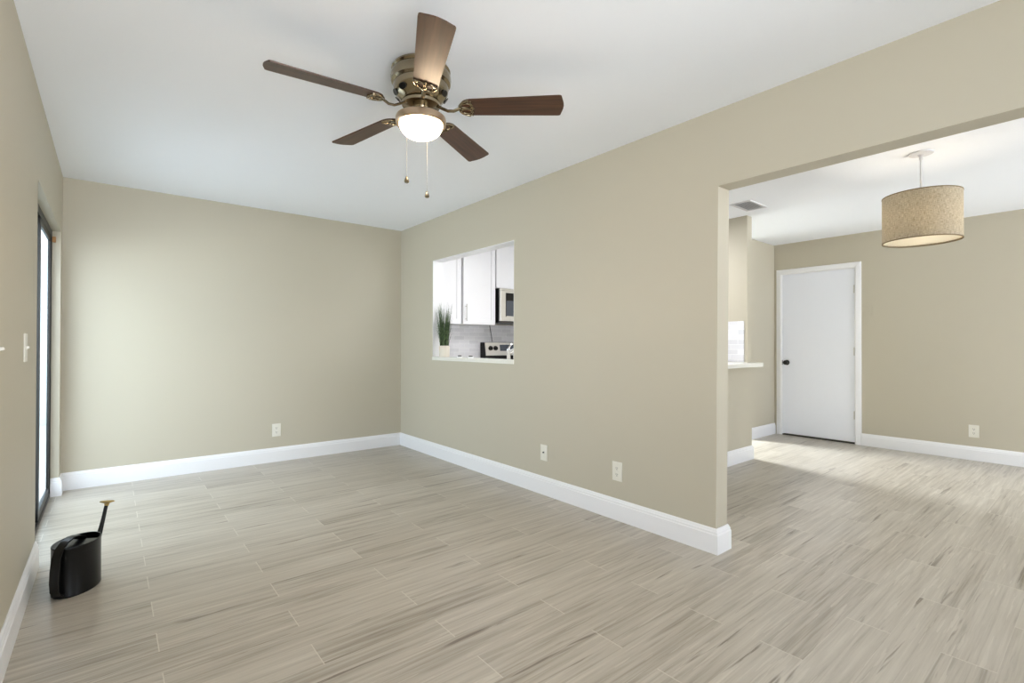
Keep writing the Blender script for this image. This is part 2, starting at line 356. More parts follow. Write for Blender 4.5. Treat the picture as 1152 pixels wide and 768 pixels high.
# hall glazed exterior door (beyond the corner)
w1 = thing('window_1', 'glazed opening at the end of the hall', 'window', ((XC+XB)/2, 5.3, 0), kind='structure')
bm = B(); hw = (XB-XC)/2
box(bm, (-hw, 0, 0), (-hw+0.05, 0.05, H)); box(bm, (hw-0.05, 0, 0), (hw, 0.05, H)); box(bm, (-hw+0.05, 0, 2.1), (hw-0.05, 0.05, H)); box(bm, (-hw+0.05, 0, 0), (hw-0.05, 0.05, 0.2))
obj('window_frame', bm, M_trim, w1)
bm = B(); box(bm, (-hw+0.05, 0.022, 0.2), (hw-0.05, 0.028, 2.1)); obj('glass_pane', bm, M_glass, w1)

# ------------------------------------------------------------------ white flush door in dining wall
d1 = thing('door_1', 'closed white flush door with black knob and white casing', 'door', (XD, (D0+D1)/2, 0), kind='structure')
hw = (D1-D0)/2
bm = B(); box(bm, (0.004, -hw+0.008, 0.022), (0.042, hw-0.008, DZ-0.006), 0.002); slab = obj('door_panel', bm, M_door, d1)
bm = B(); cw = 0.062; prof = [(0, 0), (0, -0.016), (0.012, -0.018), (0.05, -0.012), (0.062, -0.008), (0.062, 0)]   # (outward, depth)
def casing_run(bm, a, b, out, ma, mb):
    """a->b inner edge line, out = outward direction; ma, mb = mitre shift along line for outer edge"""
    a = Vector(a); b = Vector(b); out = Vector(out); d = (b-a).normalized()
    ra = [bm.verts.new(a+out*o+Vector((p, 0, 0))+d*(-o*ma)) for o, p in prof]
    rb = [bm.verts.new(b+out*o+Vector((p, 0, 0))+d*(o*mb)) for o, p in prof]
    n = len(prof)
    for k in range(n): bm.faces.new((ra[k], ra[(k+1) % n], rb[(k+1) % n], rb[k]))
    bm.faces.new(ra); bm.faces.new(rb[::-1])
casing_run(bm, (0, -hw, 0), (0, -hw, DZ), (0, -1, 0), 0, 1); casing_run(bm, (0, hw, 0), (0, hw, DZ), (0, 1, 0), 0, 1); casing_run(bm, (0, -hw, DZ), (0, hw, DZ), (0, 0, 1), 1, 1)
box(bm, (0, -hw, 0), (0.1, -hw+0.006, DZ)); box(bm, (0, hw-0.006, 0), (0.1, hw, DZ)); box(bm, (0, -hw, DZ-0.005), (0.1, hw, DZ))
obj('door_casing', bm, M_trim, d1)
bm = B(); box(bm, (0.001, -hw+0.006, 0.001), (0.06, hw-0.006, 0.012)); obj('door_gap_shade', bm, M_slot, d1, label='dark strip standing in for the shaded gap under the white door')  # dark colour paints the shade in the gap below the door
def rotated(bm, axis, ang, c=(0, 0, 0)):
    bmesh.ops.rotate(bm, verts=bm.verts, cent=c, matrix=Matrix.Rotation(ang, 3, axis))
bm = B(); lathe(bm, [(0, 0), (0.031, 0), (0.033, 0.004), (0.028, 0.009), (0.012, 0.012), (0.011, 0.028), (0.018, 0.034), (0.027, 0.042), (0.029, 0.052), (0.025, 0.062), (0.012, 0.067), (0, 0.068)], n=28)
rotated(bm, 'Y', -PI/2); obj('door_knob', bm, M_blackmetal, d1, True, loc=(0.003, hw-0.062, 0.925), label='round black door knob')
bm = B(); box(bm, (-0.001, hw-0.010, 0.895), (0.006, hw-0.004, 0.955)); obj('latch_plate', bm, M_slot, d1)
for z in (1.80, 1.075, 0.335):
    bm = B(); box(bm, (-0.002, -hw+0.004, -0.045), (0.003, -hw+0.016, 0.045)); lathe(bm, [(0, -0.047), (0.005, -0.047), (0.005, 0.047), (0, 0.047)], (-0.004, -hw+0.009, 0), n=12)
    obj('hinge', bm, M_steel, d1, True, loc=(0, 0, z))

# ------------------------------------------------------------------ outlets and switches (local: plate in XZ, facing -Y)
def plate_bm(w, h): 
    bm = B(); box(bm, (-w/2, -0.006, -h/2), (w/2, 0, h/2), 0.0025); return bm
def outlet(label, loc, rz, w=0.078, h=0.124, group='duplex power outlets low on the walls'):
    t = thing('power_outlet', label, 'outlet', loc, (0, 0, rz), group)
    obj('cover_plate', plate_bm(w, h), M_plate, t, True)
    for s in (1, -1):
        bm = B(); pts = []
        for k in range(24):
            a = 2*PI*k/24; x, z = 0.0175*math.cos(a), 0.0175*math.sin(a); z = max(-0.0135, min(0.0135, z)); pts.append((x, -0.006, z+s*0.0205))
        poly_extrude(bm, pts, (0, -0.0018, 0)); rc = obj('receptacle', bm, M_plate, t)
        bm = B(); box(bm, (-0.0075, -0.0083, s*0.0205-0.002), (-0.0050, -0.0077, s*0.0205+0.008)); box(bm, (0.0050, -0.0083, s*0.0205-0.001), (0.0075, -0.0077, s*0.0205+0.007)); box(bm, (-0.0025, -0.0083, s*0.0205-0.010), (0.0025, -0.0077, s*0.0205-0.005))
        obj('slots', bm, M_slot, rc)
    bm = B(); lathe(bm, [(0, 0), (0.003, 0), (0.002, 0.001), (0, 0.0012)], n=10); rotated(bm, 'X', PI/2); obj('screw', bm, M_slat, t, loc=(0, -0.0062, 0))
outlet('white duplex power outlet on the far wall of the living room', (1.266, YF, 0.306), 0)
outlet('white duplex power outlet on the partition wall, nearer its open end', (XR, 2.076, 0.316), -PI/2)
outlet('white duplex power outlet low on the dining wall right of the door', (XD, 0.918, 0.290), -PI/2)
t = thing('cable_outlet', 'white wall plate with one round cable jack on the partition wall', 'outlet', (XR, 2.779, 0.318), (0, 0, -PI/2))
obj('cover_plate', plate_bm(0.074, 0.120), M_plate, t, True)
bm = B(); lathe(bm, [(0, 0), (0.006, 0), (0.006, 0.004), (0.0045, 0.005), (0.0045, 0.012), (0, 0.012)], n=14); rotated(bm, 'X', PI/2); obj('cable_jack', bm, M_slot, t, True, loc=(0, -0.006, 0.003))
def switch(label, loc, rz, w=0.078, tl=0.016):
    t = thing('light_switch', label, 'light switch', loc, (0, 0, rz), 'toggle switches by the sliding door')
    obj('cover_plate', plate_bm(w, 0.124), M_plate, t, True)
    bm = B(); hexa(bm, [(-0.004, -0.005, -0.009), (0.004, -0.005, -0.009), (0.004, -0.005, 0.005), (-0.004, -0.005, 0.005), (-0.0035, -tl, -0.002), (0.0035, -tl, -0.002), (0.0035, -tl+0.002, 0.006), (-0.0035, -tl+0.002, 0.006)]); obj('toggle', bm, M_plate, t)
    for s in (1, -1):
        bm = B(); lathe(bm, [(0, 0), (0.003, 0), (0.002, 0.001), (0, 0.0012)], n=10); rotated(bm, 'X', PI/2); obj('screw', bm, M_slat, t, loc=(0, -0.0062, s*0.042))
switch('white toggle light switch on the left wall beside the sliding door', (XL, 3.03, 1.125), PI/2)
switch('white toggle switch at the left edge of the photo, only its lever showing', (XL, 2.300, 1.125), PI/2, tl=0.024)
t = thing('wall_control', 'small blank beige wall plate right of the white door', 'wall plate', (XD, 1.80, 1.545), (0, 0, -PI/2))
bm = B(); box(bm, (-0.040, -0.005, -0.062), (0.040, 0, 0.062), 0.003); obj('back_plate', bm, M_wall, t)
bm = B(); box(bm, (-0.017, -0.010, -0.034), (0.017, -0.005, 0.034), 0.002); obj('rocker', bm, M_wall, t)

# ------------------------------------------------------------------ ceiling vent in dining
vt = thing('ceiling_vent', 'white rectangular air vent on the dining ceiling by the kitchen', 'air vent', (4.59, 2.165, H))
bm = B(); a, b = 0.165, 0.095
for q in (((-a, -b, -0.008), (a, -b+0.02, 0)), ((-a, b-0.02, -0.008), (a, b, 0)), ((-a, -b+0.02, -0.008), (-a+0.02, b-0.02, 0)), ((a-0.02, -b+0.02, -0.008), (a, b-0.02, 0))): box(bm, *q)
obj('frame', bm, M_slat, vt)
bm = B(); box(bm, (-a+0.02, -b+0.02, -0.002), (a-0.02, b-0.02, -0.0005)); obj('duct_opening', bm, mat('duct_grey', (176, 176, 178), 0.7), vt)
for k in range(7):
    y = -0.063+k*0.021; bm = B(); hexa(bm, [(-a+0.021, y-0.008, -0.010), (a-0.021, y-0.008, -0.010), (a-0.021, y-0.006, -0.010), (-a+0.021, y-0.006, -0.010), (-a+0.021, y+0.008, -0.003), (a-0.021, y+0.008, -0.003), (a-0.021, y+0.010, -0.003), (-a+0.021, y+0.010, -0.003)])
    obj('louver', bm, M_slat, vt)

# ------------------------------------------------------------------ pass-through sill, bar counter, kitchen
bm = B(); box(bm, (XR-0.006, P0-0.001, 0.982), (XK+0.03, P1-0.001, 1.016), 0.004)
o = obj('sill', bm, M_sill); o['label'] = 'pale stone sill of the kitchen pass-through'; o['category'] = 'window sill'
bm = B(); zt, zb = 0.972, 0.936
pts = [(XK+0.0, YC-0.165, zb), (4.90, YC-0.165, zb), (4.965, YC-0.145, zb), (4.995, YC-0.10, zb), (5.0, YC-0.001, zb), (XS, YC-0.001, zb), (XS-0.001, YC+0.16, zb), (XK+0.0, YC+0.16, zb)]
poly_extrude(bm, pts, (0, 0, zt-zb))
o = obj('bar_counter', bm, M_sill); o['label'] = 'pale stone bar counter overhanging the low wall beside the hall'; o['category'] = 'counter'

boxes('trim_2', [((XK+0.0, YF-0.010, 0.90), (XS, YF, 1.40))], M_tile, 'glossy pale mosaic tile backsplash behind the stove')
boxes('trim_3', [((XS-0.010, YC+0.03, 0.975), (XS, YF-0.01, 1.385))], M_tile, 'pale mosaic tile backsplash above the bar counter')

def shaker_door(w, h, parent, x0, yf, z0, name='door'):
    """frame-and-panel door, local XZ, front face at yf"""
    bm = B(); s = 0.058
    box(bm, (x0, yf, z0), (x0+s, yf+0.02, z0+h), 0.0015); box(bm, (x0+w-s, yf, z0), (x0+w, yf+0.02, z0+h), 0.0015)
    box(bm, (x0+s, yf, z0), (x0+w-s, yf+0.02, z0+s), 0.0015); box(bm, (x0+s, yf, z0+h-s), (x0+w-s, yf+0.02, z0+h), 0.0015)
    box(bm, (x0+s-0.002, yf+0.009, z0+s-0.002), (x0+w-s+0.002, yf+0.02, z0+h-s+0.002))
    return obj(name, bm, M_cab, parent)
def bar_pull(parent, x, y, z0, z1):
    bm = B(); tube(bm, [(x, y-0.03, z0), (x, y-0.03, z1)], 0.006, 12); 
    for z in (z0+0.025, z1-0.025): tube(bm, [(x, y-0.03, z), (x, y, z)], 0.004, 8)
    obj('handle', bm, M_steel, parent, True, label='brushed steel bar handle')
YKF = YF-0.33
def wall_cabinet(label, xa, xb, za, zb, depth, doors, handle=None, y_back=YF-0.012):
    t = thing('wall_cabinet', label, 'cabinet', ((xa+xb)/2, y_back, za), (0, 0, 0), 'white kitchen wall cabinets')
    w = xb-xa; h = zb-za
    bm = B(); box(bm, (-w/2, -depth+0.022, 0), (w/2, 0, h)); obj('carcass', bm, M_cab, t)
    dw = (w-0.004*(doors+1))/doors
    for k in range(doors):
        d = shaker_door(dw, h-0.006, t, -w/2+0.004+k*(dw+0.004), -depth, 0.003)
        if handle: 
            hx = -w/2+0.004+k*(dw+0.004)+(0.03 if handle[k] < 0 else dw-0.03); bar_pull(d, hx, -depth, 0.035, 0.235)
    return t
wall_cabinet('white shaker wall cabinet at the left, behind the potted grass', XK+0.004, 3.192, 1.383, H-0.004, 0.318, 1, (-1,))
wall_cabinet('white shaker wall cabinet with steel bar handle, left of the microwave', 3.204, 3.680, 1.383, H-0.004, 0.335, 1, (-1,))
wall_cabinet('short white wall cabinet above the microwave', 3.700, 4.462, 1.845, H-0.004, 0.32, 2, (1, -1))
# countertop and base cabinets along far kitchen wall, mostly hidden behind the sill
def base_cab(label, xa, xb):
    t = thing('base_cabinet', label, 'cabinet', ((xa+xb)/2, YF-0.011, 0), group='white kitchen base cabinets')
    w = xb-xa; bm = B(); box(bm, (-w/2, -0.56, 0.1), (w/2, 0, 0.875)); box(bm, (-w/2, -0.50, 0), (w/2, 0, 0.1)); obj('carcass', bm, M_cab, t)
    shaker_door(w-0.008, 0.76, t, -w/2+0.004, -0.582, 0.108)
base_cab('white base cabinet left of the stove, hidden below the sill', XK+0.01, 3.68)
base_cab('white base cabinet right of the stove, hidden below the sill', 4.465, XS-0.012)
for xa, xb, lb in ((XK+0.002, 3.683, 'white worktop left of the stove'), (4.461, XS-0.011, 'white worktop right of the stove')):
    bm = B(); box(bm, (xa, YF-0.62, 0.876), (xb, YF-0.011, 0.912), 0.003); o = obj('worktop', bm, M_sill); o['label'] = lb; o['category'] = 'worktop'

# microwave over the range
mw = thing('microwave', 'stainless over-the-range microwave with dark glass door', 'microwave', (4.081, YF-0.012, 1.412))
w, h, dp = 0.762, 0.425, 0.375
bm = B(); box(bm, (-w/2, -dp, 0), (w/2, 0, h)); obj('body', bm, M_black, mw, label='black microwave casing')
bm = B(); box(bm, (-w/2+0.004, -dp-0.030, 0.022), (0.21, -dp, h-0.03), 0.004); dr = obj('door', bm, M_steel, mw)
bm = B(); box(bm, (-w/2+0.095, -dp-0.032, 0.085), (0.15, -dp-0.029, h-0.085)); obj('door_glass', bm, M_glassdark, dr)
bm = B(); box(bm, (-w/2+0.085, -dp-0.0315, h-0.085), (0.155, -dp-0.0295, h-0.055)); box(bm, (-w/2+0.085, -dp-0.0315, 0.075), (-w/2+0.095, -dp-0.0295, h-0.055)); box(bm, (-w/2+0.095, -dp-0.0315, h-0.15), (0.15, -dp-0.0321, h-0.085)); obj('door_bezel', bm, M_black, dr)
bm = B(); tube(bm, [(0.18, -dp-0.03, 0.06), (0.18, -dp-0.065, 0.08), (0.18, -dp-0.065, h-0.09), (0.18, -dp-0.03, h-0.07)], 0.009, 10); obj('handle', bm, M_steel, dr, True)
bm = B(); box(bm, (0.213, -dp-0.028, 0.022), (w/2-0.004, -dp, h-0.03), 0.004); obj('control_panel', bm, M_black, mw)
bm = B(); box(bm, (-w/2+0.004, -dp-0.026, h-0.027), (w/2-0.004, -dp, h-0.002), 0.003); obj('vent_grille', bm, M_steel, mw)
bm = B(); box(bm, (-w/2+0.004, -dp-0.02, 0.001), (w/2-0.004, -dp, 0.019)); obj('bottom_rail', bm, M_slot, mw)
o = B(); tube(o, [(3.83, YF-0.02, 1.41), (3.845, YF-0.022, 1.33), (3.865, YF-0.022, 1.24), (3.875, YF-0.022, 1.18)], 0.0035, 8)
obj('power_cord', o, M_blackmetal, mw, True, loc=tuple(-v for v in mw.location), label='thin dark cord hanging down to the stove')

# stove
st = thing('stove', 'freestanding stainless stove with knobs on its back panel', 'stove', (4.071, YF-0.012, 0))
w = 0.757
bm = B(); box(bm, (-w/2, -0.64, 0.0), (w/2, 0, 0.905)); obj('body', bm, M_black, st)
bm = B(); box(bm, (-w/2, -0.655, 0.905), (w/2, -0.11, 0.918), 0.003); obj('cooktop', bm, M_glassdark, st)
bm = B(); box(bm, (-w/2+0.004, -0.685, 0.20), (w/2-0.004, -0.64, 0.80), 0.004); od = obj('oven_door', bm, M_steel, st)
bm = B(); tube(bm, [(-0.32, -0.685, 0.75), (-0.32, -0.72, 0.75), (0.32, -0.72, 0.75), (0.32, -0.685, 0.75)], 0.011, 10); obj('handle', bm, M_steel, od, True)
bm = B(); hexa(bm, [(-w/2, -0.125, 0.905), (w/2, -0.125, 0.905), (w/2, 0, 0.905), (-w/2, 0, 0.905), (-w/2, -0.085, 1.172), (w/2, -0.085, 1.172), (w/2, 0, 1.172), (-w/2, 0, 1.172)]); bgd = obj('back_guard', bm, M_black, st)
def guard_y(z): return -0.125+0.04*(z-0.905)/(1.172-0.905)
bm = B(); z0, z1 = 1.004, 1.168; hexa(bm, [(-w/2+0.006, guard_y(z0)-0.006, z0), (w/2-0.006, guard_y(z0)-0.006, z0), (w/2-0.006, guard_y(z0), z0), (-w/2+0.006, guard_y(z0), z0), (-w/2+0.006, guard_y(z1)-0.006, z1), (w/2-0.006, guard_y(z1)-0.006, z1), (w/2-0.006, guard_y(z1), z1), (-w/2+0.006, guard_y(z1), z1)])
cp = obj('control_panel', bm, M_steel, st, label='stainless control panel')
for x in (-0.295, -0.215, 0.215, 0.295):
    bm = B(); lathe(bm, [(0, 0), (0.031, 0), (0.031, 0.006), (0.026, 0.010), (0.024, 0.026), (0, 0.028)], n=24); rotated(bm, 'X', PI/2+0.15)
    k = obj('knob', bm, M_blackmetal, cp, True, loc=(x, guard_y(1.098)-0.006, 1.098))
bm = B(); z0, z1 = 1.062, 1.142; hexa(bm, [(-0.14, guard_y(z0)-0.009, z0), (0.14, guard_y(z0)-0.009, z0), (0.14, guard_y(z0)-0.005, z0), (-0.14, guard_y(z0)-0.005, z0), (-0.14, guard_y(z1)-0.009, z1), (0.14, guard_y(z1)-0.009, z1), (0.14, guard_y(z1)-0.005, z1), (-0.14, guard_y(z1)-0.005, z1)]); obj('display', bm, M_glassdark, cp)

# kitchen sink counter under the pass-through with faucet
bm = B(); box(bm, (XK+0.002, YC+0.5, 0.876), (3.31, 4.50, 0.912), 0.003); o = obj('worktop', bm, M_sill); o['label'] = 'white worktop below the pass-through on the kitchen side'; o['category'] = 'worktop'
t = thing('base_cabinet', 'white sink base cabinet on the kitchen side of the pass-through', 'cabinet', (XK+0.002, 3.6, 0), group='white kitchen base cabinets')
bm = B(); box(bm, (0, -0.74, 0.1), (0.56, 0.88, 0.875)); box(bm, (0, -0.74, 0), (0.5, 0.88, 0.1)); obj('carcass', bm, M_cab, t)
fc = thing('kitchen_faucet', 'chrome kitchen faucet showing above the sill at its right end', 'faucet', (2.86, 3.56, 0.912))
bm = B(); lathe(bm, [(0, 0), (0.03, 0), (0.028, 0.008), (0.019, 0.012), (0.018, 0.17), (0.020, 0.175), (0.020, 0.19), (0, 0.195)], n=20); obj('body', bm, M_chrome, fc, True)
bm = B(); tube(bm, [(0, 0, 0.150), (0.03, -0.03, 0.185), (0.08, -0.065, 0.222), (0.13, -0.095, 0.235), (0.165, -0.115, 0.215), (0.17, -0.12, 0.18)], [0.014, 0.013, 0.012, 0.012, 0.012, 0.013], 12); obj('spout', bm, M_chrome, fc, True)
bm = B(); tube(bm, [(0, 0, 0.19), (0.0, 0.0, 0.20), (-0.01, -0.05, 0.235)], [0.012, 0.010, 0.006], 10); obj('lever', bm, M_chrome, fc, True)
t = thing('soap_dispenser', 'small chrome soap dispenser right of the faucet', 'soap dispenser', (2.86, 3.475, 0.912))
bm = B(); lathe(bm, [(0, 0), (0.02, 0), (0.017, 0.01), (0.012, 0.014), (0.011, 0.13), (0.014, 0.135), (0.014, 0.15), (0, 0.152)], n=16); obj('body', bm, M_chrome, t, True)
bm = B(); tube(bm, [(0, 0, 0.15), (0, 0, 0.165), (0.05, 0, 0.168), (0.055, 0, 0.158)], 0.006, 8); obj('nozzle', bm, M_chrome, t, True)

# tealight cups on the sill
def cup(label, y):
    t = thing('candle_cup', label, 'candle holder', (2.665, y, 1.016), group='small white cups on the sill')
    bm = B(); lathe(bm, [(0, 0), (0.024, 0), (0.028, 0.004), (0.029, 0.012), (0.026, 0.012), (0.024, 0.006), (0, 0.006)], n=24); obj('cup', bm, M_trim, t, True)
    bm = B(); lathe(bm, [(0, 0.006), (0.019, 0.006), (0.019, 0.019), (0.016, 0.021), (0, 0.021)], n=20); obj('candle', bm, M_slot, t, True, label='dark filling')
cup('tiny white cup with dark filling on the sill, nearest the potted grass', 4.085)
cup('tiny white cup with dark filling on the sill, farther from the potted grass', 3.895)

# potted grass
pt = thing('potted_grass', 'tall green artificial grass in an off-white pot on the sill', 'potted plant', (2.648, 4.345, 1.016))
bm = B(); lathe(bm, [(0, 0), (0.050, 0), (0.053, 0.003), (0.054, 0.112), (0.052, 0.115), (0.048, 0.113), (0.047, 0.095), (0, 0.095)], n=36); obj('pot', bm, M_pot, pt, True)
bm = B(); lathe(bm, [(0, 0.092), (0.046, 0.092), (0.046, 0.097), (0, 0.099)], n=20); obj('soil', bm, M_slot, pt)
bm = B()
for i in range(420):
    a = random.uniform(0, 2*PI); r0 = 0.042*math.sqrt(random.random()); x, y = r0*math.cos(a), r0*math.sin(a)
    hgt = random.uniform(0.18, 0.42) if random.random() < 0.8 else random.uniform(0.38, 0.47)
    sp_ = random.uniform(0.0, 0.05)+0.02*random.random(); la = a+random.uniform(-0.6, 0.6)
    wd = random.uniform(0.0018, 0.0034); wa = random.uniform(0, PI); wv = Vector((math.cos(wa), math.sin(wa), 0))*wd
    nv = Vector((-math.sin(wa), math.cos(wa), 0))*0.0006
    prev = None
    for k in range(6):
        f = k/5; p = Vector((x+sp_*math.cos(la)*f**1.6, y+sp_*math.sin(la)*f**1.6, 0.095+hgt*f-0.02*f*f*sp_/0.05)); s = 1-f*0.85
        ring = [bm.verts.new(p-wv*s), bm.verts.new(p+nv*s), bm.verts.new(p+wv*s), bm.verts.new(p-nv*s)]
        if prev:
            for j in range(4): bm.faces.new((prev[j], prev[(j+1) % 4], ring[(j+1) % 4], ring[j]))
        prev = ring
obj('grass_blades', bm, M_leaf, pt)

# kitchen ceiling lamp
kl = thing('kitchen_ceiling_light', 'flat white ceiling light in the kitchen', 'ceiling light', (3.9, 3.1, H))
bm = B(); box(bm, (-0.6, -0.3, -0.03), (0.6, 0.3, 0), 0.004); obj('housing', bm, M_trim, kl)

# ------------------------------------------------------------------ watering can
wc = thing('watering_can', 'glossy black metal watering can with brass rose on the floor by the left wall', 'watering can', (-0.113, 3.085, 0), (0, 0, math.radians(-28)))
# local +Y points to the spout
SX, SY, HC = 0.080, 0.112, 0.222
bm = B(); T = 0.003
lathe(bm, [(0, 0.001), (1-0.02, 0.001), (1.0, 0.004), (1.01, 0.008), (1.0, 0.012), (1.0, HC-0.006), (1.012, HC-0.003), (1.0, HC), (0.965, HC), (0.965, 0.012), (0, 0.012)], n=56, sx=SX, sy=SY)
obj('body', bm, M_black, wc, True)
# domed half cover over the rear half of the mouth
bm = B(); n = 24; top = []; 
pts = [(SX*0.985*math.cos(a), SY*0.985*math.sin(a)) for a in [PI-0.15+ (PI+0.3)*k/n for k in range(n+1)]]
for dz in (0.0, -0.003): top.append([bm.verts.new((x, y, HC+dz+0.012*max(0, 1-(abs(x)/SX)**2)*(1 if y > -0.02 else max(0, 1+(y+0.02)/(SY-0.02))))) for x, y in pts])
bm.faces.new(top[0]); bm.faces.new(top[1][::-1])
for k in range(n+1): bm.faces.new((top[0][k], top[1][k], top[1][(k+1) % (n+1)], top[0][(k+1) % (n+1)]))
obj('half_cover', bm, M_black, wc)
def strap(bm, pts, w, th):
    pts = [Vector(p) for p in pts]; R = []
    for i, p in enumerate(pts):
        t = (pts[min(i+1, len(pts)-1)]-pts[max(i-1, 0)]).normalized(); nrm = Vector((1, 0, 0)).cross(t)
        R.append([bm.verts.new(p+Vector((sx*w/2, 0, 0))+nrm*sn*th/2) for sx, sn in ((-1, -1), (1, -1), (1, 1), (-1, 1))])
    for A, Bq in zip(R, R[1:]):
        for j in range(4): bm.faces.new((A[j], A[(j+1) % 4], Bq[(j+1) % 4], Bq[j]))
    bm.faces.new(R[0]); bm.faces.new(R[-1][::-1])
bm = B(); strap(bm, [(0, 0.045, HC-0.004), (0, 0.03, HC+0.012), (0, 0.0, HC+0.024), (0, -0.04, HC+0.030), (0, -0.08, HC+0.024), (0, -0.115, HC+0.004), (0, -0.137, HC-0.03), (0, -0.147, 0.14), (0, -0.150, 0.09), (0, -0.146, 0.05), (0, -0.130, 0.026), (0, -0.108, 0.022)], 0.034, 0.006)
obj('handle', bm, M_black, wc, True)
bm = B(); tube(bm, [(0, 0.095, 0.05), (0, 0.128, 0.09), (0, 0.155, 0.16), (0, 0.195, 0.245), (0, 0.222, 0.312)], [0.017, 0.015, 0.012, 0.009, 0.008], 14); obj('spout', bm, M_black, wc, True)
bm = B(); lathe(bm, [(0, -0.022), (0.009, -0.022), (0.011, -0.009), (0.030, -0.002), (0.031, 0.002), (0.024, 0.005), (0, 0.007)], n=28)
rotated(bm, 'X', math.radians(-12)); rs = obj('rose', bm, M_brass, wc, True, loc=(0, 0.230, 0.332), label='flat round brass sprinkler head')

# ------------------------------------------------------------------ ceiling fan
fan = thing('ceiling_fan', 'five-blade walnut ceiling fan with lit bowl light hugging the ceiling', 'ceiling fan', (1.130, 2.070, H))
bm = B(); lathe(bm, [(0, 0), (0.118, 0), (0.132, -0.004), (0.137, -0.014), (0.131, -0.022), (0.137, -0.030), (0.140, -0.050), (0.137, -0.072), (0.126, -0.080), (0.128, -0.090), (0.124, -0.115), (0.112, -0.138), (0.092, -0.155), (0.085, -0.160), (0, -0.160)], n=64)
mot = obj('motor_housing', bm, M_nickel, fan, True)
for k in range(10):
    a = 2*PI*(k+0.5)/10; bm = B()
    pts = [(0.021*math.cos(t), 0, 0.014*math.sin(t)) for t in [2*PI*j/16 for j in range(16)]]
    poly_extrude(bm, pts, (0, 0.004, 0)); rotated(bm, 'X', math.radians(-38)); 
    bmesh.ops.translate(bm, verts=bm.verts, vec=(0, 0, 0)); rotated(bm, 'Z', a-PI/2)
    obj('vent_slot', bm, M_blackmetal, mot, loc=(0.1175*math.cos(a), 0.1175*math.sin(a), -0.130))
bm = B(); lathe(bm, [(0, -0.160), (0.086, -0.160), (0.090, -0.166), (0.088, -0.178), (0.060, -0.184), (0.046, -0.190), (0.042, -0.205), (0.050, -0.215), (0.052, -0.222), (0, -0.222)], n=48); obj('hub', bm, M_nickel, fan, True)
BZ = -0.186
base = -0.731
for k in range(5):
    a = base+k*2*PI/5
    e = bpy.data.objects.new('blade', None)  # placeholder replaced by mesh object below
    bpy.data.objects.remove(e)
    bm = B()
    # blade outline in local XY, x = radial
    r0, r1 = 0.185, 0.665; out = []
    def hwid(x): f = (x-r0)/(r1-r0); return 0.052+0.016*f
    xs = [r0+0.05+(r1-0.022-r0-0.05)*i/14 for i in range(15)]
    out += [(x, hwid(x)) for x in xs]
    out += [(r1-0.022+0.016*math.sin(t), hwid(r1)-0.014+0.014*math.cos(t)) for t in (0.5, 1.0)]
    out += [(r1-0.006+0.010*math.cos(t*PI/2), t*0.05) for t in (0.9, 0.6, 0.3, 0, -0.3, -0.6, -0.9)]
    out += [(r1-0.022+0.016*math.sin(t), -(hwid(r1)-0.014+0.014*math.cos(t))) for t in (1.0, 0.5)]
    out += [(x, -hwid(x)) for x in reversed(xs)]
    out += [(r0+0.05-0.052*math.cos(t), -0.053*math.sin(t)) for t in (1.3, 1.0, 0.7, 0.35, 0.0, -0.35, -0.7, -1.0, -1.3)]
    poly_extrude(bm, [(x, y, -0.003) for x, y in out], (0, 0, 0.006))
    bl = obj('blade', bm, M_blade, fan)
    pitch_b = math.radians(-12)
    bl.location = (0, 0, BZ); bl.rotation_euler = (Matrix.Rotation(a, 3, 'Z') @ Matrix.Rotation(pitch_b, 3, 'X')).to_euler()
    # blade iron: arm plus open scroll plate under the blade root
    bm = B()
    tube(bm, [(0.070, 0, 0.012), (0.100, 0, -0.004), (0.128, 0, -0.018), (0.155, 0, -0.019), (0.180, 0, -0.008)], [0.0085, 0.0075, 0.007, 0.007, 0.007], 10, flat=(1.3, 0.8))
    zz = -0.007
    arc = [(0.236-0.056*math.cos(t), 0.051*math.sin(t), zz) for t in [(-1.5+3.0*i/22) for i in range(23)]]
    tube(bm, arc, 0.0045, 8)
    for sgn in (1, -1):
        loop = [(0.214+0.024*math.cos(t), sgn*(0.019+0.014*math.sin(t)), zz) for t in [2*PI*i/16 for i in range(17)]]
        tube(bm, loop, 0.0032, 8)
        tube(bm, [(0.240, sgn*0.050, zz), (0.236, sgn*0.036, zz), (0.246, sgn*0.022, zz), (0.240, sgn*0.010, zz), (0.252, 0, zz)], 0.0034, 8)
    tube(bm, [(0.180, 0, zz), (0.252, 0, zz)], 0.0036, 8)
    for sx_, sy_ in ((0.196, 0.0), (0.236, 0.038), (0.236, -0.038)): lathe(bm, [(0, -0.012), (0.006, -0.011), (0.007, -0.004), (0, -0.003)], (sx_, sy_, 0), n=10)
    ir = obj('blade_iron', bm, M_nickel, bl, True, label='scrolled metal blade bracket')
bm = B(); lathe(bm, [(0, -0.222), (0.060, -0.222), (0.104, -0.226), (0.114, -0.232), (0.117, -0.240), (0.117, -0.262), (0.112, -0.268), (0.102, -0.268), (0.100, -0.262), (0.0, -0.250)], n=64); ring = obj('light_ring', bm, M_ring, fan, True)
bm = B(); lathe(bm, [(0.101, -0.262)]+[(0.099*math.cos(t), -0.266-0.066*math.sin(t)) for t in [PI/2*i/14 for i in range(14)]]+[(0, -0.332)], n=64); obj('light_bowl', bm, M_bowl, fan, True, label='glowing frosted glass bowl')
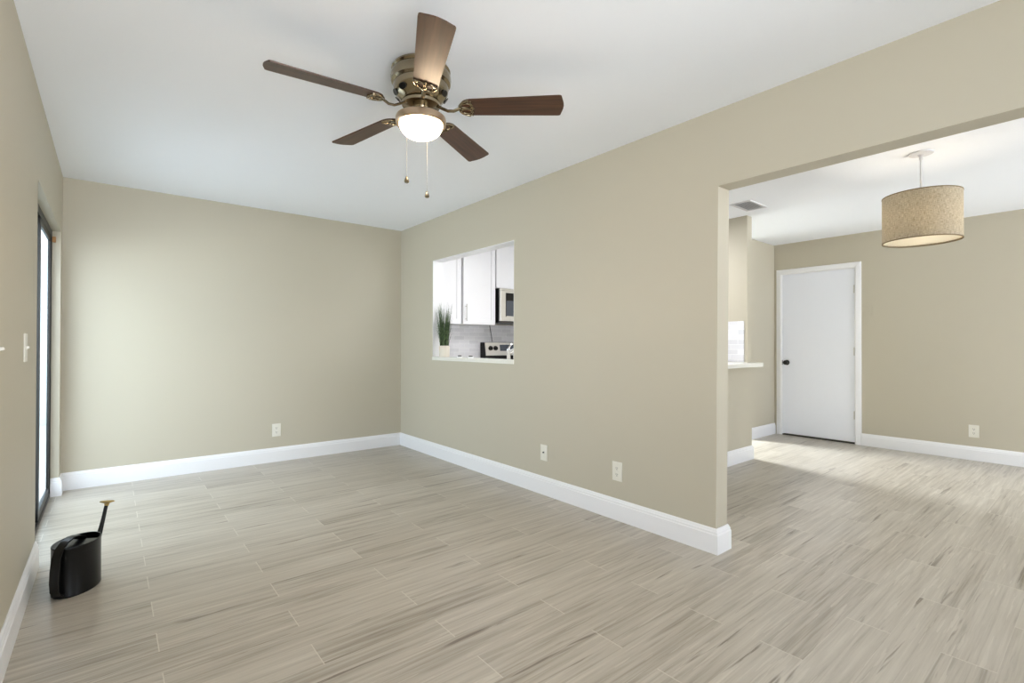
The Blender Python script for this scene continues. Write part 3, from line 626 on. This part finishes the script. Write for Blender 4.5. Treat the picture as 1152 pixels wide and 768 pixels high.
def pull_chain(x, y, z0, z1):
    bm = B(); tube(bm, [(0, 0, z0), (0, 0, z1+0.028)], 0.0006, 6)
    z = z0
    while z > z1+0.028: 
        lathe(bm, [(0, 0.0011), (0.0011, 0), (0, -0.0011)], (0, 0, z), n=6); z -= 0.0065
    ch = obj('pull_chain', bm, M_chain, fan, False, loc=(x, y, 0))
    bm = B(); lathe(bm, [(0, z1+0.03), (0.0035, z1+0.028), (0.005, z1+0.022), (0.010, z1+0.013), (0.0115, z1+0.005), (0.008, z1-0.001), (0, z1-0.002)], n=18); obj('fob', bm, M_nickel, ch, True)
pull_chain(-0.068, 0.010, -0.225, -0.548)
pull_chain(0.050, 0.030, -0.225, -0.590)
pl = bpy.data.lights.new('fan_bulb_light', 'SPOT'); pl.spot_size = math.radians(160); pl.spot_blend = 0.35; pl.energy = 7; pl.color = (1.0, 0.86, 0.68); pl.shadow_soft_size = 0.09
po = bpy.data.objects.new('fan_bulb_light', pl); C.objects.link(po); po.location = (1.130, 2.070, H-0.345)

# ------------------------------------------------------------------ drum pendant in dining
pd = thing('pendant_lamp', 'linen drum pendant lamp hanging from the dining ceiling', 'pendant lamp', (4.228, 0.837, H))
bm = B(); lathe(bm, [(0, 0), (0.066, 0), (0.068, -0.003), (0.066, -0.010), (0.020, -0.014), (0.012, -0.022), (0, -0.022)], n=40); obj('canopy', bm, M_slat, pd, True)
bm = B(); tube(bm, [(0, 0, -0.015), (0, 0, -0.34)], 0.0065, 12); lathe(bm, [(0, -0.022), (0.010, -0.022), (0.010, -0.045), (0, -0.045)], n=16); obj('rod', bm, M_slat, pd, True)
R_, Z0_, Z1_ = 0.212, -0.595, -0.288
bm = B(); lathe(bm, [(R_, Z0_), (R_, Z1_), (R_-0.003, Z1_), (R_-0.003, Z0_), (R_, Z0_)], n=96); sh = obj('lamp_shade', bm, M_linen, pd, True)
M_tape = mat('rim_tape', (128, 112, 86), 0.8)
for z in (Z0_, Z1_):
    bm = B(); lathe(bm, [(R_+0.0015, -0.003), (R_+0.0015, 0.003), (R_-0.0045, 0.003), (R_-0.0045, -0.003), (R_+0.0015, -0.003)], n=96)
    obj('rim_trim', bm, M_tape, sh, True, loc=(0, 0, z))
bm = B(); lathe(bm, [(0, Z0_+0.008), (R_-0.004, Z0_+0.008), (R_-0.004, Z0_+0.011), (0, Z0_+0.011)], n=64); obj('diffuser', bm, M_diffuser, pd)
bm = B()
for k in range(3): a = 2*PI*k/3+0.3; tube(bm, [(0, 0, Z1_-0.03), ((R_-0.004)*math.cos(a), (R_-0.004)*math.sin(a), Z1_-0.03)], 0.002, 6)
lathe(bm, [(0, Z1_-0.05), (0.02, Z1_-0.05), (0.02, Z1_-0.11), (0, Z1_-0.11)], n=16)
obj('socket', bm, M_slat, pd, True)
bm = B(); lathe(bm, [(0, -0.475)]+[(0.030*math.sin(t), -0.445-0.030*math.cos(t)) for t in [PI*i/10 for i in range(1, 9)]]+[(0.012, -0.405), (0.012, -0.398), (0, -0.398)], n=24); obj('bulb', bm, M_bulb, pd, True)
